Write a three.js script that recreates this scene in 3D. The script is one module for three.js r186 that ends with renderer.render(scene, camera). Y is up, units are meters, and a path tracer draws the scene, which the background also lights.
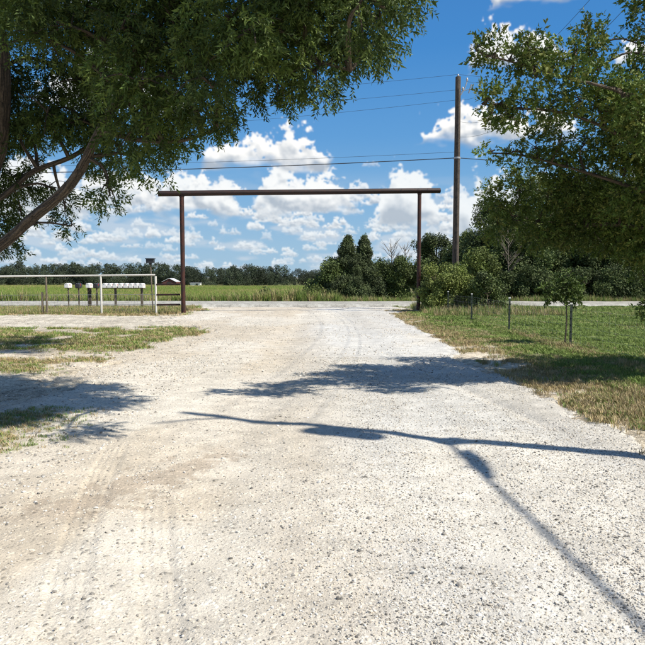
import * as THREE from 'three';
import { mergeGeometries, mergeVertices } from 'three/addons/utils/BufferGeometryUtils.js';

// ------------------------------------------------------------------ camera, sun, exposure
const scene = new THREE.Scene();
const camera = new THREE.PerspectiveCamera(53.13, 1, 0.1, 3000);
const EYE = 1.6, PITCH = 4.03 * Math.PI / 180;
camera.position.set(0, EYE, 0);
camera.rotation.set(-PITCH, 0, 0);
scene.add(camera);

const renderer = new THREE.WebGLRenderer({ antialias: true });
renderer.setSize(1024, 1024);
renderer.toneMapping = THREE.LinearToneMapping;
renderer.toneMappingExposure = 1.45;
renderer.shadowMap.enabled = true;

const SUN = new THREE.Vector3(0.596, 0.7615, 0.253).normalize();
const sun = new THREE.DirectionalLight(new THREE.Color(1.0, 0.94, 0.83), 4.7);
sun.position.copy(SUN).multiplyScalar(120);
sun.castShadow = true;
Object.assign(sun.shadow.camera, { left: -60, right: 60, top: 60, bottom: -60, near: 1, far: 300 });
sun.shadow.mapSize.set(4096, 4096);
scene.add(sun, sun.target);

// ------------------------------------------------------------------ seeded randomness and noise
function rng(seed) { let a = seed >>> 0; return () => { a = (a + 0x6D2B79F5) | 0; let t = Math.imul(a ^ (a >>> 15), 1 | a); t = (t + Math.imul(t ^ (t >>> 7), 61 | t)) ^ t; return ((t ^ (t >>> 14)) >>> 0) / 4294967296; }; }
const PT = new Float32Array(65536); { const r = rng(77); for (let i = 0; i < 65536; i++) PT[i] = r(); }
const hash2 = (x, y) => PT[((Math.imul(x, 73856093) ^ Math.imul(y, 19349663)) >>> 3) & 65535];
function vn(x, y) {
  const xi = Math.floor(x), yi = Math.floor(y); let fx = x - xi, fy = y - yi;
  fx = fx * fx * fx * (fx * (fx * 6 - 15) + 10); fy = fy * fy * fy * (fy * (fy * 6 - 15) + 10);
  const a = hash2(xi, yi), b = hash2(xi + 1, yi), c = hash2(xi, yi + 1), d = hash2(xi + 1, yi + 1);
  return a + (b - a) * fx + (c - a) * fy + (a - b - c + d) * fx * fy;
}
function fbm(x, y, o = 5) { let s = 0, a = 0.5, n = 0; for (let i = 0; i < o; i++) { s += a * vn(x, y); n += a; const t = x * 1.62 - y * 1.18 + 17.3; y = x * 1.18 + y * 1.62 + 9.1; x = t; a *= 0.5; } return s / n; }
const sm = (a, b, x) => { const t = Math.min(1, Math.max(0, (x - a) / (b - a))); return t * t * (3 - 2 * t); };
const lerp = (a, b, t) => a + (b - a) * t;
const V = (x, y, z) => new THREE.Vector3(x, y, z);
// a point seen in a given direction at a given distance ahead
function at(px, py, d) {
  const u = (px - 322.5) / 645, v = (322.5 - py) / 645, f = Math.cos(PITCH) + v * Math.sin(PITCH), up = v * Math.cos(PITCH) - Math.sin(PITCH);
  return V(u / f * d, EYE + up / f * d, -d);
}

// ------------------------------------------------------------------ sky: air and cumulus clouds
{
  const W = 4096, HH = 2048, half = HH / 2, data = new Float32Array(W * HH * 4), D = 180 / Math.PI;
  const grad = [[0, .27, .39, .49], [3, .225, .365, .50], [7, .15, .31, .50], [12, .085, .24, .475], [19, .045, .18, .43], [26, .038, .15, .385], [50, .052, .125, .285], [90, .058, .112, .24]];
  for (let j = 0; j < HH; j++) {
    const e = Math.max(0, (j + .5) / HH * 180 - 90); let k = 0; while (k < grad.length - 2 && e > grad[k + 1][0]) k++;
    const t = Math.min(1, (e - grad[k][0]) / (grad[k + 1][0] - grad[k][0]));
    const c = [1, 2, 3].map(i => lerp(grad[k][i], grad[k + 1][i], t)), low = j < half;
    for (let i = 0; i < W; i++) { const o = (j * W + i) * 4; data[o] = low ? .24 : c[0]; data[o + 1] = low ? .25 : c[1]; data[o + 2] = low ? .22 : c[2]; data[o + 3] = 1; }
  }
  // thin broken veil low down, all the way round
  for (let j = half; j < half + HH * 10 / 180; j++) { const e = (j + .5) / HH * 180 - 90; for (let i = 0; i < W; i++) { const a = i / W * Math.PI * 2, n = fbm(Math.cos(a) * 17 + 40, e * 1.15 + Math.sin(a) * 17, 5), al = .55 * sm(.42, .66, n) * sm(9.5, 5, e) * sm(0, .8, e), o = (j * W + i) * 4; for (let m = 0; m < 3; m++) data[o + m] = lerp(data[o + m], [.46, .50, .55][m], al); } }
  // one cumulus: middle azimuth and base elevation in degrees, half width, height
  function cloud(ac, base, w, h, op, seed, ragged = 1) {
    const a0 = ac - w * 1.25, a1 = ac + w * 1.25, e0 = Math.max(0.1, base - h * .35), e1 = base + h * 1.45;
    const i0 = Math.floor((a0 + 90) / 360 * W), i1 = Math.ceil((a1 + 90) / 360 * W), j0 = Math.floor((e0 + 90) / 180 * HH), j1 = Math.min(HH - 1, Math.ceil((e1 + 90) / 180 * HH));
    const s = 2.6 / h, sx = seed * 13.7, air = sm(9, 0.5, base);
    for (let j = Math.max(half, j0); j <= j1; j++) {
      const e = (j + .5) / HH * 180 - 90, ny = (e - base) / h;
      for (let i = i0; i <= i1; i++) {
        const a = (i + .5) / W * 360 - 90, nx = (a - ac) / w;
        const q = 1 - nx * nx * .86; if (q <= 0) continue;
        const T = Math.pow(q, .7) * (.45 + .75 * vn(nx * 1.7 + sx, seed * 3.1) + .25 * vn(nx * 4.3 + sx, 7.7 + seed));
        const b1 = fbm(a * s * .8 + sx, e * s + seed, 5), bil = 1 - Math.abs(2 * fbm(a * s * 1.3 + 31 + sx, e * s * 1.5, 4) - 1) * 2;
        let f = (T - ny) + (b1 - .5) * 1.35 * ragged + (bil - .55) * .34 + (fbm(a * 3.1 + sx, e * 3.4, 3) - .5) * .4;
        const bot = sm(-.2, .13, ny + (fbm(a * s * .6 + sx, e * s * 1.6 + 50, 3) - .5) * .55);
        const al = sm(.04, .22, f) * bot * op * sm(0, .25, q);
        if (al < .004) continue;
        const b2 = fbm((a + .2 / s) * s * .8 + sx, (e + .3 / s) * s + seed, 4);
        let lit = .32 + .72 * sm(-.05, .75, ny / Math.max(.3, T)) + (b1 - b2) * 2.2 - (1 - sm(.0, .9, f)) * -.14;
        lit = Math.min(1, Math.max(.12, lit));
        const c = [lerp(.25, .72, lit), lerp(.30, .715, lit), lerp(.365, .70, lit)];
        c[0] = lerp(c[0], .38, air * .45); c[1] = lerp(c[1], .46, air * .4); c[2] = lerp(c[2], .54, air * .35);
        const o = (j * W + (((i % W) + W) % W)) * 4;
        for (let m = 0; m < 3; m++) data[o + m] = lerp(data[o + m], c[m], al);
      }
    }
  }
  const az = px => Math.atan((px - 322.5) / 645) * D, el = py => Math.atan((277 - py) / 645) * D, dg = n => n / 645 * D;
  const r = rng(5);
  // receding field of small cumulus, lowest first, all the way round
  const field = []; for (let i = 0; i < 2400; i++) { const e = .6 + 7.0 * Math.pow(r(), 1.35); field.push([r() * 360 - 180, e, (.42 + .95 * r()) * (.5 + e * .13), (.30 + .5 * r()) * (.45 + e * .17), .5 + .5 * r(), 3 + i * .37]); }
  field.sort((p, q) => p[1] - q[1]); for (const f of field) cloud(...f);
  // larger ones further up, outside the view; extra ones added to whiten the fill
  for (let i = 0; i < 90; i++) { const a = r() * 360 - 180, e = 8 + 58 * r() * r(), k = r(), h = r(); if (Math.abs(a) < 34 && e < 34) continue; cloud(a, e, 3 + 5 * k + e * .08, 1.6 + 2.6 * h, .95, 400 + i * 1.9); }
  // the clouds over the gate
  const C = [[198, 213, 42, 38, .95], [120, 205, 45, 26, .8], [306, 210, 50, 36, .97], [408, 226, 34, 60, .97], [490, 236, 36, 68, .95], [560, 240, 50, 50, .9], [30, 215, 60, 40, .9], [268, 166, 62, 44, 1], [492, 146, 72, 32, 1], [515, 78, 46, 30, .95], [650, 86, 34, 26, .95], [530, 19, 42, 27, 1], [370, 168, 9, 4, .35], [120, 120, 70, 40, .9], [50, 30, 70, 50, .8]];
  C.forEach(([px, py, w, h, op], i) => cloud(az(px), el(py), dg(w), dg(h), op, 60 + i * 7.3, .85));
  const tex = new THREE.DataTexture(data, W, HH, THREE.RGBAFormat, THREE.FloatType);
  tex.mapping = THREE.EquirectangularReflectionMapping; tex.magFilter = tex.minFilter = THREE.LinearFilter; tex.colorSpace = THREE.LinearSRGBColorSpace; tex.needsUpdate = true;
  scene.background = tex; scene.environment = tex;
}

// ------------------------------------------------------------------ textures
function tex(size, fn, { srgb = false, rep = 1 } = {}) {
  const d = new Uint8Array(size * size * 4);
  for (let j = 0; j < size; j++) for (let i = 0; i < size; i++) { const c = fn(i / size, j / size, i, j), o = (j * size + i) * 4; d[o] = c[0] * 255; d[o + 1] = c[1] * 255; d[o + 2] = c[2] * 255; d[o + 3] = 255; }
  const t = new THREE.DataTexture(d, size, size); t.wrapS = t.wrapT = THREE.RepeatWrapping; t.magFilter = THREE.LinearFilter; t.minFilter = THREE.LinearMipmapLinearFilter; t.generateMipmaps = true;
  if (srgb) t.colorSpace = THREE.SRGBColorSpace; t.repeat.set(rep, rep); t.needsUpdate = true; return t;
}
// tiling value noise
function tn(u, v, n, seed) {
  const x = u * n, y = v * n, xi = Math.floor(x), yi = Math.floor(y); let fx = x - xi, fy = y - yi; fx = fx * fx * (3 - 2 * fx); fy = fy * fy * (3 - 2 * fy);
  const h = (i, j) => hash2(((i % n) + n) % n + seed * 131, ((j % n) + n) % n + seed * 57);
  const a = h(xi, yi), b = h(xi + 1, yi), c = h(xi, yi + 1), d = h(xi + 1, yi + 1); return a + (b - a) * fx + (c - a) * fy + (a - b - c + d) * fx * fy;
}
function cells(u, v, n, seed) { // tiling Worley: nearest distance, second, id
  const x = u * n, y = v * n, xi = Math.floor(x), yi = Math.floor(y); let d1 = 9, d2 = 9, id = 0;
  for (let j = -1; j <= 1; j++) for (let i = -1; i <= 1; i++) {
    const cx = (((xi + i) % n) + n) % n + seed * 91, cy = (((yi + j) % n) + n) % n + seed * 37, px = xi + i + hash2(cx, cy), py = yi + j + hash2(cx + 517, cy + 213), d = Math.hypot(px - x, py - y);
    if (d < d1) { d2 = d1; d1 = d; id = hash2(cx + 77, cy + 991); } else if (d < d2) d2 = d;
  }
  return [d1, d2, id];
}
// crushed limestone, 1.6 m to a tile: grain colour only
const S = 1024, gravelH = new Float32Array(S * S), gravelC = new Float32Array(S * S);
for (let j = 0; j < S; j++) for (let i = 0; i < S; i++) {
  const u = i / S, v = j / S, A = cells(u, v, 46, 1), B = cells(u, v, 110, 2), fine = tn(u, v, 256, 3), big = tn(u, v, 9, 4);
  const sa = A[2] > .52 ? Math.max(0, .46 - A[0]) * (A[2] * .9 + .1) : 0, sb = B[2] > .35 ? Math.max(0, .42 - B[0]) * .55 : 0;
  gravelH[j * S + i] = Math.min(1, .2 + sa * 1.5 + sb * .8 + fine * .16);
  const ca = sa > 0 ? A[2] : sb > 0 ? .35 + B[2] * .5 : .62;
  gravelC[j * S + i] = .72 + .20 * (ca - .55) * 1.6 + .10 * (fine - .5) + .10 * (big - .5) + (B[2] > .93 && sb > 0 ? -.22 : 0) + (A[2] > .965 && sa > 0 ? -.26 : 0);
}
const gravelMap = tex(S, (u, v, i, j) => { const c = Math.min(1, Math.max(.15, gravelC[j * S + i] + .14)); return [c, c * .995, c * .985]; }, { srgb: true });
const gravelBump = tex(S, (u, v, i, j) => { const c = gravelH[j * S + i]; return [c, c, c]; });
// soil and thatch
const soilMap = tex(1024, (u, v) => { const c = .82 + .30 * (tn(u, v, 12, 5) - .5) + .3 * (tn(u, v, 60, 6) - .5) + .34 * (tn(u, v, 240, 7) - .5); return [Math.min(1, c * 1.02), Math.min(1, c), Math.max(0, Math.min(1, c * .96))]; }, { srgb: true });
const soilBump = tex(1024, (u, v) => { const c = .4 * tn(u, v, 30, 8) + .3 * tn(u, v, 90, 9) + .3 * tn(u, v, 300, 10); return [c, c, c]; });
const barkBump = tex(512, (u, v) => { const a = tn(u, v, 18, 11), x = u + .05 * (tn(u, v, 8, 12) - .5), g = Math.abs(2 * tn(x, v * .25 + .1, 16, 13) - 1); const c = .2 + .55 * Math.sqrt(g) + .25 * a; return [c, c, c]; });
const barkMap = tex(512, (u, v) => { const g = Math.abs(2 * tn(u + .05 * (tn(u, v, 8, 12) - .5), v * .25 + .1, 16, 13) - 1), c = .5 + .35 * g + .3 * (tn(u, v, 60, 14) - .5); return [c, c * .97, c * .93]; }, { srgb: true });
const rustMap = tex(512, (u, v) => { const p = sm(.35, .65, tn(u, v, 7, 15) * .6 + tn(u, v, 33, 16) * .4), g = .8 + .4 * (tn(u, v, 120, 17) - .5); return [lerp(.24, .33, p) * g, lerp(.15, .17, p) * g, lerp(.13, .12, p) * g]; }, { srgb: true });
const streak = tex(512, (u, v) => { const c = .62 + .34 * (tn(u, v * .12, 64, 18) - .5) + .2 * (tn(u, v, 20, 19) - .5); return [c, c * .96, c * .91]; }, { srgb: true });
const streakBump = tex(256, (u, v) => { const c = tn(u, v * .1, 40, 20); return [c, c, c]; });
const paintWear = tex(256, (u, v) => { const p = sm(.72, .86, tn(u, v, 9, 21) * .6 + tn(u, v, 40, 22) * .4), g = .93 + .1 * (tn(u, v, 90, 23) - .5); return [lerp(.86, .48, p) * g, lerp(.85, .36, p) * g, lerp(.82, .27, p) * g]; }, { srgb: true });

const lin = (r, g, b) => new THREE.Color().setRGB(r, g, b);
const std = o => new THREE.MeshStandardMaterial(o);
const M = {
  gravel: std({ map: gravelMap, bumpMap: gravelBump, bumpScale: .009, roughness: .96, vertexColors: true }),
  soil: std({ map: soilMap, bumpMap: soilBump, bumpScale: .02, roughness: 1, vertexColors: true }),
  tar: std({ map: soilMap, bumpMap: soilBump, bumpScale: .004, roughness: .9, color: lin(.46, .46, .44) }),
  soil2: std({ map: soilMap, roughness: 1, color: lin(.5, .44, .36) }),
  stone: std({ roughness: .95, color: lin(1, 1, 1) }),
  bark: std({ map: barkMap, bumpMap: barkBump, bumpScale: .03, roughness: .95, color: lin(.21, .172, .13) }),
  deadwood: std({ map: barkMap, roughness: .95, color: lin(.42, .38, .33) }),
  leaf: new THREE.MeshPhysicalMaterial({ roughness: .68, specularIntensity: .35, transmission: .33, thickness: 0, side: THREE.DoubleSide, color: lin(1, 1, 1) }),
  farLeaf: std({ roughness: .75, side: THREE.DoubleSide, color: lin(1, 1, 1) }),
  grass: std({ roughness: .8, side: THREE.DoubleSide, color: lin(1, 1, 1) }),
  rust: std({ map: rustMap, roughness: .72, metalness: .15 }),
  darkPipe: std({ map: rustMap, roughness: .6, metalness: .2, color: lin(.45, .42, .45) }),
  white: std({ map: paintWear, roughness: .55 }),
  pole: std({ map: streak, bumpMap: streakBump, bumpScale: .006, roughness: .9, color: lin(.22, .185, .16) }),
  wood: std({ map: streak, bumpMap: streakBump, bumpScale: .004, roughness: .9, color: lin(.42, .38, .32) }),
  tpost: std({ roughness: .7, color: lin(.035, .05, .04), metalness: .2 }),
  tip: std({ roughness: .6, color: lin(.75, .75, .72) }),
  wire: std({ roughness: .5, metalness: .7, color: lin(.35, .35, .34) }),
  cable: std({ roughness: .7, color: lin(.02, .02, .022) }),
  grey: std({ roughness: .5, metalness: .3, color: lin(.38, .39, .4) }),
  porcelain: std({ roughness: .25, color: lin(.5, .48, .46) }),
  mailWhite: std({ roughness: .45, color: lin(.78, .78, .76) }),
  mailDark: std({ roughness: .5, color: lin(.03, .03, .032) }),
  flag: std({ roughness: .5, color: lin(.45, .03, .03) }),
  blackMetal: std({ roughness: .5, metalness: .3, color: lin(.03, .033, .04) }),
  barn: std({ roughness: .9, color: lin(.12, .045, .04) }),
  roofWhite: std({ roughness: .4, metalness: .2, color: lin(.72, .73, .75) }),
  wallWhite: std({ roughness: .8, color: lin(.7, .69, .66) }),
  glass: std({ roughness: .1, color: lin(.03, .035, .04) }),
};

// ------------------------------------------------------------------ helpers for things and parts
const taken = {};
const numbered = n => { const k = taken[n] = (taken[n] ?? -1) + 1; return k ? `${n}_${String(k).padStart(3, '0')}` : n; };
function shade(o) { o.traverse(m => { if (m.isMesh) { m.castShadow = true; m.receiveShadow = true; } }); }
function thing(name, label, category, group, pos) {
  const g = new THREE.Group(); g.name = numbered(name); g.userData = { label, category }; if (group) g.userData.group = group; if (pos) g.position.copy(pos); scene.add(g); return g;
}
function part(name, geo, mat, parent, pos) { const m = new THREE.Mesh(geo, mat); m.name = name; m.castShadow = m.receiveShadow = true; if (pos) m.position.copy(pos); parent.add(m); return m; }
function lone(name, geo, mat, ud) { const m = part(name, geo, mat, scene); m.name = numbered(name); m.userData = ud; return m; }
function stuff(name, geo, mat, list, parent, ud = {}) { // list of {m: Matrix4, c: Color}
  const im = new THREE.InstancedMesh(geo, mat, list.length); im.name = parent === scene ? numbered(name) : name; im.userData = { kind: 'stuff', ...ud };
  list.forEach((e, i) => { im.setMatrixAt(i, e.m); im.setColorAt(i, e.c); });
  im.castShadow = im.receiveShadow = true; parent.add(im); return im;
}
function geo(pos, idx, uv, col) { const g = new THREE.BufferGeometry(); g.setAttribute('position', new THREE.Float32BufferAttribute(pos, 3)); if (uv) g.setAttribute('uv', new THREE.Float32BufferAttribute(uv, 2)); if (col) g.setAttribute('color', new THREE.Float32BufferAttribute(col, 3)); if (idx) g.setIndex(idx); g.computeVertexNormals(); return g; }
// tapered tube through points; radii given at its ends (or one for each point)
function limb(pts, r0, r1, seg = 8, steps = 0, wob = 0, seed = 1) {
  const cv = new THREE.CatmullRomCurve3(pts, false, 'centripetal'), n = steps || Math.max(3, pts.length * 3), pos = [], uv = [], idx = [], fr = cv.computeFrenetFrames(n, false), P = new THREE.Vector3(); let run = 0, last = null;
  for (let i = 0; i <= n; i++) {
    cv.getPointAt(i / n, P); if (last) run += P.distanceTo(last); last = P.clone();
    for (let k = 0; k <= seg; k++) { const a = k / seg * Math.PI * 2, rr = lerp(r0, r1, i / n) * (1 + wob * (vn(Math.cos(a) * 1.5 + seed * 7, run * 2 + Math.sin(a) * 1.5) - .5)); const q = fr.normals[i].clone().multiplyScalar(Math.cos(a) * rr).addScaledVector(fr.binormals[i], Math.sin(a) * rr).add(P); pos.push(q.x, q.y, q.z); uv.push(k / seg * Math.max(.5, Math.round(r0 * 12)), run * 1.2); }
  }
  for (let i = 0; i < n; i++) for (let k = 0; k < seg; k++) { const a = i * (seg + 1) + k, b = a + seg + 1; idx.push(a, a + 1, b, a + 1, b + 1, b); }
  const c0 = pos.length / 3; P.copy(cv.getPointAt(0)); pos.push(P.x, P.y, P.z); uv.push(0, 0); P.copy(cv.getPointAt(1)); pos.push(P.x, P.y, P.z); uv.push(0, 0);
  for (let k = 0; k < seg; k++) { idx.push(c0, k + 1, k); const e = n * (seg + 1) + k; idx.push(c0 + 1, e, e + 1); }
  return geo(pos, idx, uv);
}
const rod = (a, b, r, seg = 10) => limb([a, b], r, r, seg, 1);
const box = (w, h, d, x = 0, y = 0, z = 0) => new THREE.BoxGeometry(w, h, d).translate(x, y, z);

// ------------------------------------------------------------------ terrain
function H(x, d) {
  let y = .05 * (vn(x * .12 + 3, d * .12) - .5) + .03 * (vn(x * .5, d * .5 + 40) - .5) * sm(2, 9, Math.abs(x));
  y += .10 * sm(0, 6, x - 1) * sm(40, 20, d) * .6;
  y -= .35 * sm(41.5, 45, d) * sm(52, 47, d);                                // far ditch
  y -= 3.4 * sm(55, 400, d) - .5 * (vn(x * .02, d * .02) - .5) * sm(60, 140, d);
  y += 1.2 * sm(8, 30, x) * sm(70, 160, d);
  return y;
}
const driveL = d => -4.3 - 4.5 * sm(19, 32, d) - .25 * Math.sin(d * .6), driveR = d => 3.15 + 1.3 * sm(26, 33, d) + .08 * Math.sin(d * .9);
function inDrive(x, d) { const n = (fbm(x * 1.1, d * 1.1, 4) - .5) * 1.6 + (vn(x * 5, d * 5) - .5) * .5 + (vn(x * 13, d * 13) - .5) * .25; const l = x - driveL(d) + n * 1.6, r = driveR(d) - x + n * .75; return Math.min(l, r, 34.6 - d + n * .2); }
// how much grass grows at a place (0..1) and how dry it is
function grassAt(x, d) {
  const n = fbm(x * .55 + 9, d * .55, 4) - .5, f = fbm(x * 2.3, d * 2.3 + 5, 3) - .5; let g = 0, dry = .25 + n;
  if (d > 41) return [1, .35 + n * .8];
  if (d > 34.2) return [0, 0];
  if (x > 2.6) { g = sm(3.0, 4.1, x + n * 1.5 + f * 1.5 - (driveR(d) - 3.15)); dry = lerp(1.2, .1, sm(3.15, 3.95, x + n * 1.4)) + .6 * Math.exp(-Math.pow((x - 5.35) / .3, 2)) * sm(24, 14, d) + n * .6; if (d < 9) dry = .85 + n; }
  else {
    const p1 = sm(3.5, 4.4, -x + n * 2.2) * sm(13.6, 14.8, d + n * 2.4) * sm(20.8, 19.2, d + n * 2.2);
    const p2 = sm(4.0, 5.2, -x + n * 2.5) * sm(10.2, 11, d + n * 2) * sm(13.3, 12.4, d + n * 1.6) * .8;
    const p3 = sm(2.2, 3.0, -x + n * 1.6) * sm(4.9, 5.7, d + n * 1.4) * sm(7.7, 6.9, d + n * 1.2) * .9;
    const p4 = sm(5.6, 6.4, -x + n * 1.5) * sm(26.6, 27.6, d + n * 1.5) * .8;
    g = Math.max(p1, p2, p3, p4); g *= sm(-.10, .10, f + n * .7 + .03); g = Math.max(g, p3 * sm(-.22, .06, f), p2 * .8 * sm(-.2, .08, f)); dry = p4 > .4 ? .85 + n : .35 + n * 1.2 + (p3 > .3 ? .5 : 0) + (p2 > .3 ? .25 : 0);
  }
  return [g, Math.min(1, Math.max(0, dry))];
}
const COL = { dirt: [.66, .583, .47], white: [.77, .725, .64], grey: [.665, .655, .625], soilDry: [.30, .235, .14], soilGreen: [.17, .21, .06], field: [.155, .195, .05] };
const mix3 = (a, b, t) => [lerp(a[0], b[0], t), lerp(a[1], b[1], t), lerp(a[2], b[2], t)];
function groundColour(x, d) {
  const n = fbm(x * .4, d * .4 + 20, 4) - .5, [g, dry] = grassAt(x, d);
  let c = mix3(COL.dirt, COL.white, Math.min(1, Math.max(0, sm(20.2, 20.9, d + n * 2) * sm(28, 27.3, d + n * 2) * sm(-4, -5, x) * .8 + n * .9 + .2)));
  const k = .92 + .3 * n; c = c.map(v => v * k);
  if (d > 41) { const t = fbm(x * .03, d * .012 + 4, 3); c = mix3(COL.field, [.22, .20, .08], sm(.48, .68, t) * .6); return c; }
  return mix3(c, mix3(COL.soilGreen, COL.soilDry, dry), g * .88);
}
function sheet(xs, ds, yf, cf, uvs) {
  const nx = xs(0).length, pos = [], col = [], uv = [], idx = [];
  ds.forEach(d => { for (const x of xs(d)) { pos.push(x, yf(x, d), -d); col.push(...cf(x, d)); uv.push(x / uvs, d / uvs); } });
  for (let j = 0; j < ds.length - 1; j++) for (let i = 0; i < nx - 1; i++) { const a = j * nx + i, b = a + nx; idx.push(a, a + 1, b, a + 1, b + 1, b); }
  return geo(pos, idx, uv, col);
}
{
  const xs = [], ds = []; for (let i = -210; i <= 210; i++) { const u = i / 210; xs.push(Math.sign(u) * 2.6 * Math.sinh(Math.abs(u) * 6.45)); }
  for (let d = -40; d < 1; d += 2) ds.push(d); for (let d = 1; d < 1500; d += Math.max(.05, .011 * d)) ds.push(d);
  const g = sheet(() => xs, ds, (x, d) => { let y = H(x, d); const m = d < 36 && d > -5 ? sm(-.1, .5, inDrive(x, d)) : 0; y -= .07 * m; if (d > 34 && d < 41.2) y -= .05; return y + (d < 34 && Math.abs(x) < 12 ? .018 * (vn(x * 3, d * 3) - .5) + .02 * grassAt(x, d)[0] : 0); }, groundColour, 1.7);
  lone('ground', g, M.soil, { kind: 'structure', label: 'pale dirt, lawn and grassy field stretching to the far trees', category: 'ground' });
}
// tyre ribs pressed into the dust
const tracks = [[-1.28, 3.2, -2.05, 6.4], [-.72, 2.8, -1.25, 5.0]];
function tyre(x, d) {
  let y = 0;
  for (const [x0, d0, x1, d1] of tracks) { if (d < d0 - .5 || d > d1) continue; const t = (d - d0) / (d1 - d0), cx = lerp(x0, x1, t) + .05 * Math.sin(d * 1.1), o = x - cx; if (Math.abs(o) < .12) { const w = sm(.12, .10, Math.abs(o)) * sm(d1, d1 - .8, d); y -= w * (.007 + .006 * (Math.sin(o * 115) > 0 ? 1 : 0)); } }
  return y;
}
const gravelly = (x, d) => sm(-1.5, .9, x + 1.6 * (fbm(x * .5, d * .28, 3) - .5)) ;   // loose stone to the right, dust to the left
function driveY(x, d) {
  const m = inDrive(x, d), rut = -.022 * (Math.exp(-Math.pow((x - 1.15) / .3, 2)) + Math.exp(-Math.pow((x + .75) / .35, 2))) * (.6 + .8 * vn(d * .3, 4));
  const rutB = -.03 * Math.exp(-Math.pow((x - (2.05 + (9 - d) * .16)) / .11, 2)) * sm(6, 7, d) * sm(15, 12, d);
  return H(x, d) + .012 + rut + rutB + tyre(x, d) +   .009 * (vn(x * 2.2, d * 2.2) - .5) + .009 * (vn(x * 9, d * 9) - .5) - .11 * (1 - sm(-.15, .35, m));
}
{
  const ds = []; for (let d = -2; d < 2; d += .25) ds.push(d); for (let d = 2; d < 35; d += .0065 * d) ds.push(d); ds.push(35);
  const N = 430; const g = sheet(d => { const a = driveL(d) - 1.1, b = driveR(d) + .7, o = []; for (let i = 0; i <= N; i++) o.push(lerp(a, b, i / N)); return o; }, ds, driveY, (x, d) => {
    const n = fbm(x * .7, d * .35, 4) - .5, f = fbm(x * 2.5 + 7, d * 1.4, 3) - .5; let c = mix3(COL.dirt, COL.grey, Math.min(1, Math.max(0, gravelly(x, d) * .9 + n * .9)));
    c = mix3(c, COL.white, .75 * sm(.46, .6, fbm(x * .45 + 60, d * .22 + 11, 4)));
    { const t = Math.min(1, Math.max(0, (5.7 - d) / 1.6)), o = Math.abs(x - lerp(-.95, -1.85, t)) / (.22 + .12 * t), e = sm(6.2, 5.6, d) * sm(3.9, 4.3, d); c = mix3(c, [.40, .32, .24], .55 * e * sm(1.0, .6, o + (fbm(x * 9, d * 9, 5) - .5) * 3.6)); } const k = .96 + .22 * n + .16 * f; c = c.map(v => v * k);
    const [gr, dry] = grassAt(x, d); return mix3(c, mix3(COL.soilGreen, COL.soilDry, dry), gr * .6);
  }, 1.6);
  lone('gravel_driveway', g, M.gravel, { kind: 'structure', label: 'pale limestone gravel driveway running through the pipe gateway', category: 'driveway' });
}
{
  const ds = [35.2, 35.6, 36.4, 37.6, 38.8, 40, 40.5, 40.9], xs = []; for (let x = -260; x <= 260; x += 2) xs.push(x);
  lone('paved_road', sheet(() => xs, ds, (x, d) => H(x, d) + .05 + .05 * Math.cos((d - 38) / 2.9 * 1.2) - (d < 35.4 || d > 40.7 ? .12 : 0), () => [1, 1, 1], 2.1), M.tar, { kind: 'structure', label: 'narrow pale grey paved road crossing beyond the gateway', category: 'road' });
}
const groundY = (x, d) => Math.max(H(x, d), d < 35 && inDrive(x, d) > 0 ? driveY(x, d) : -99);

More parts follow.
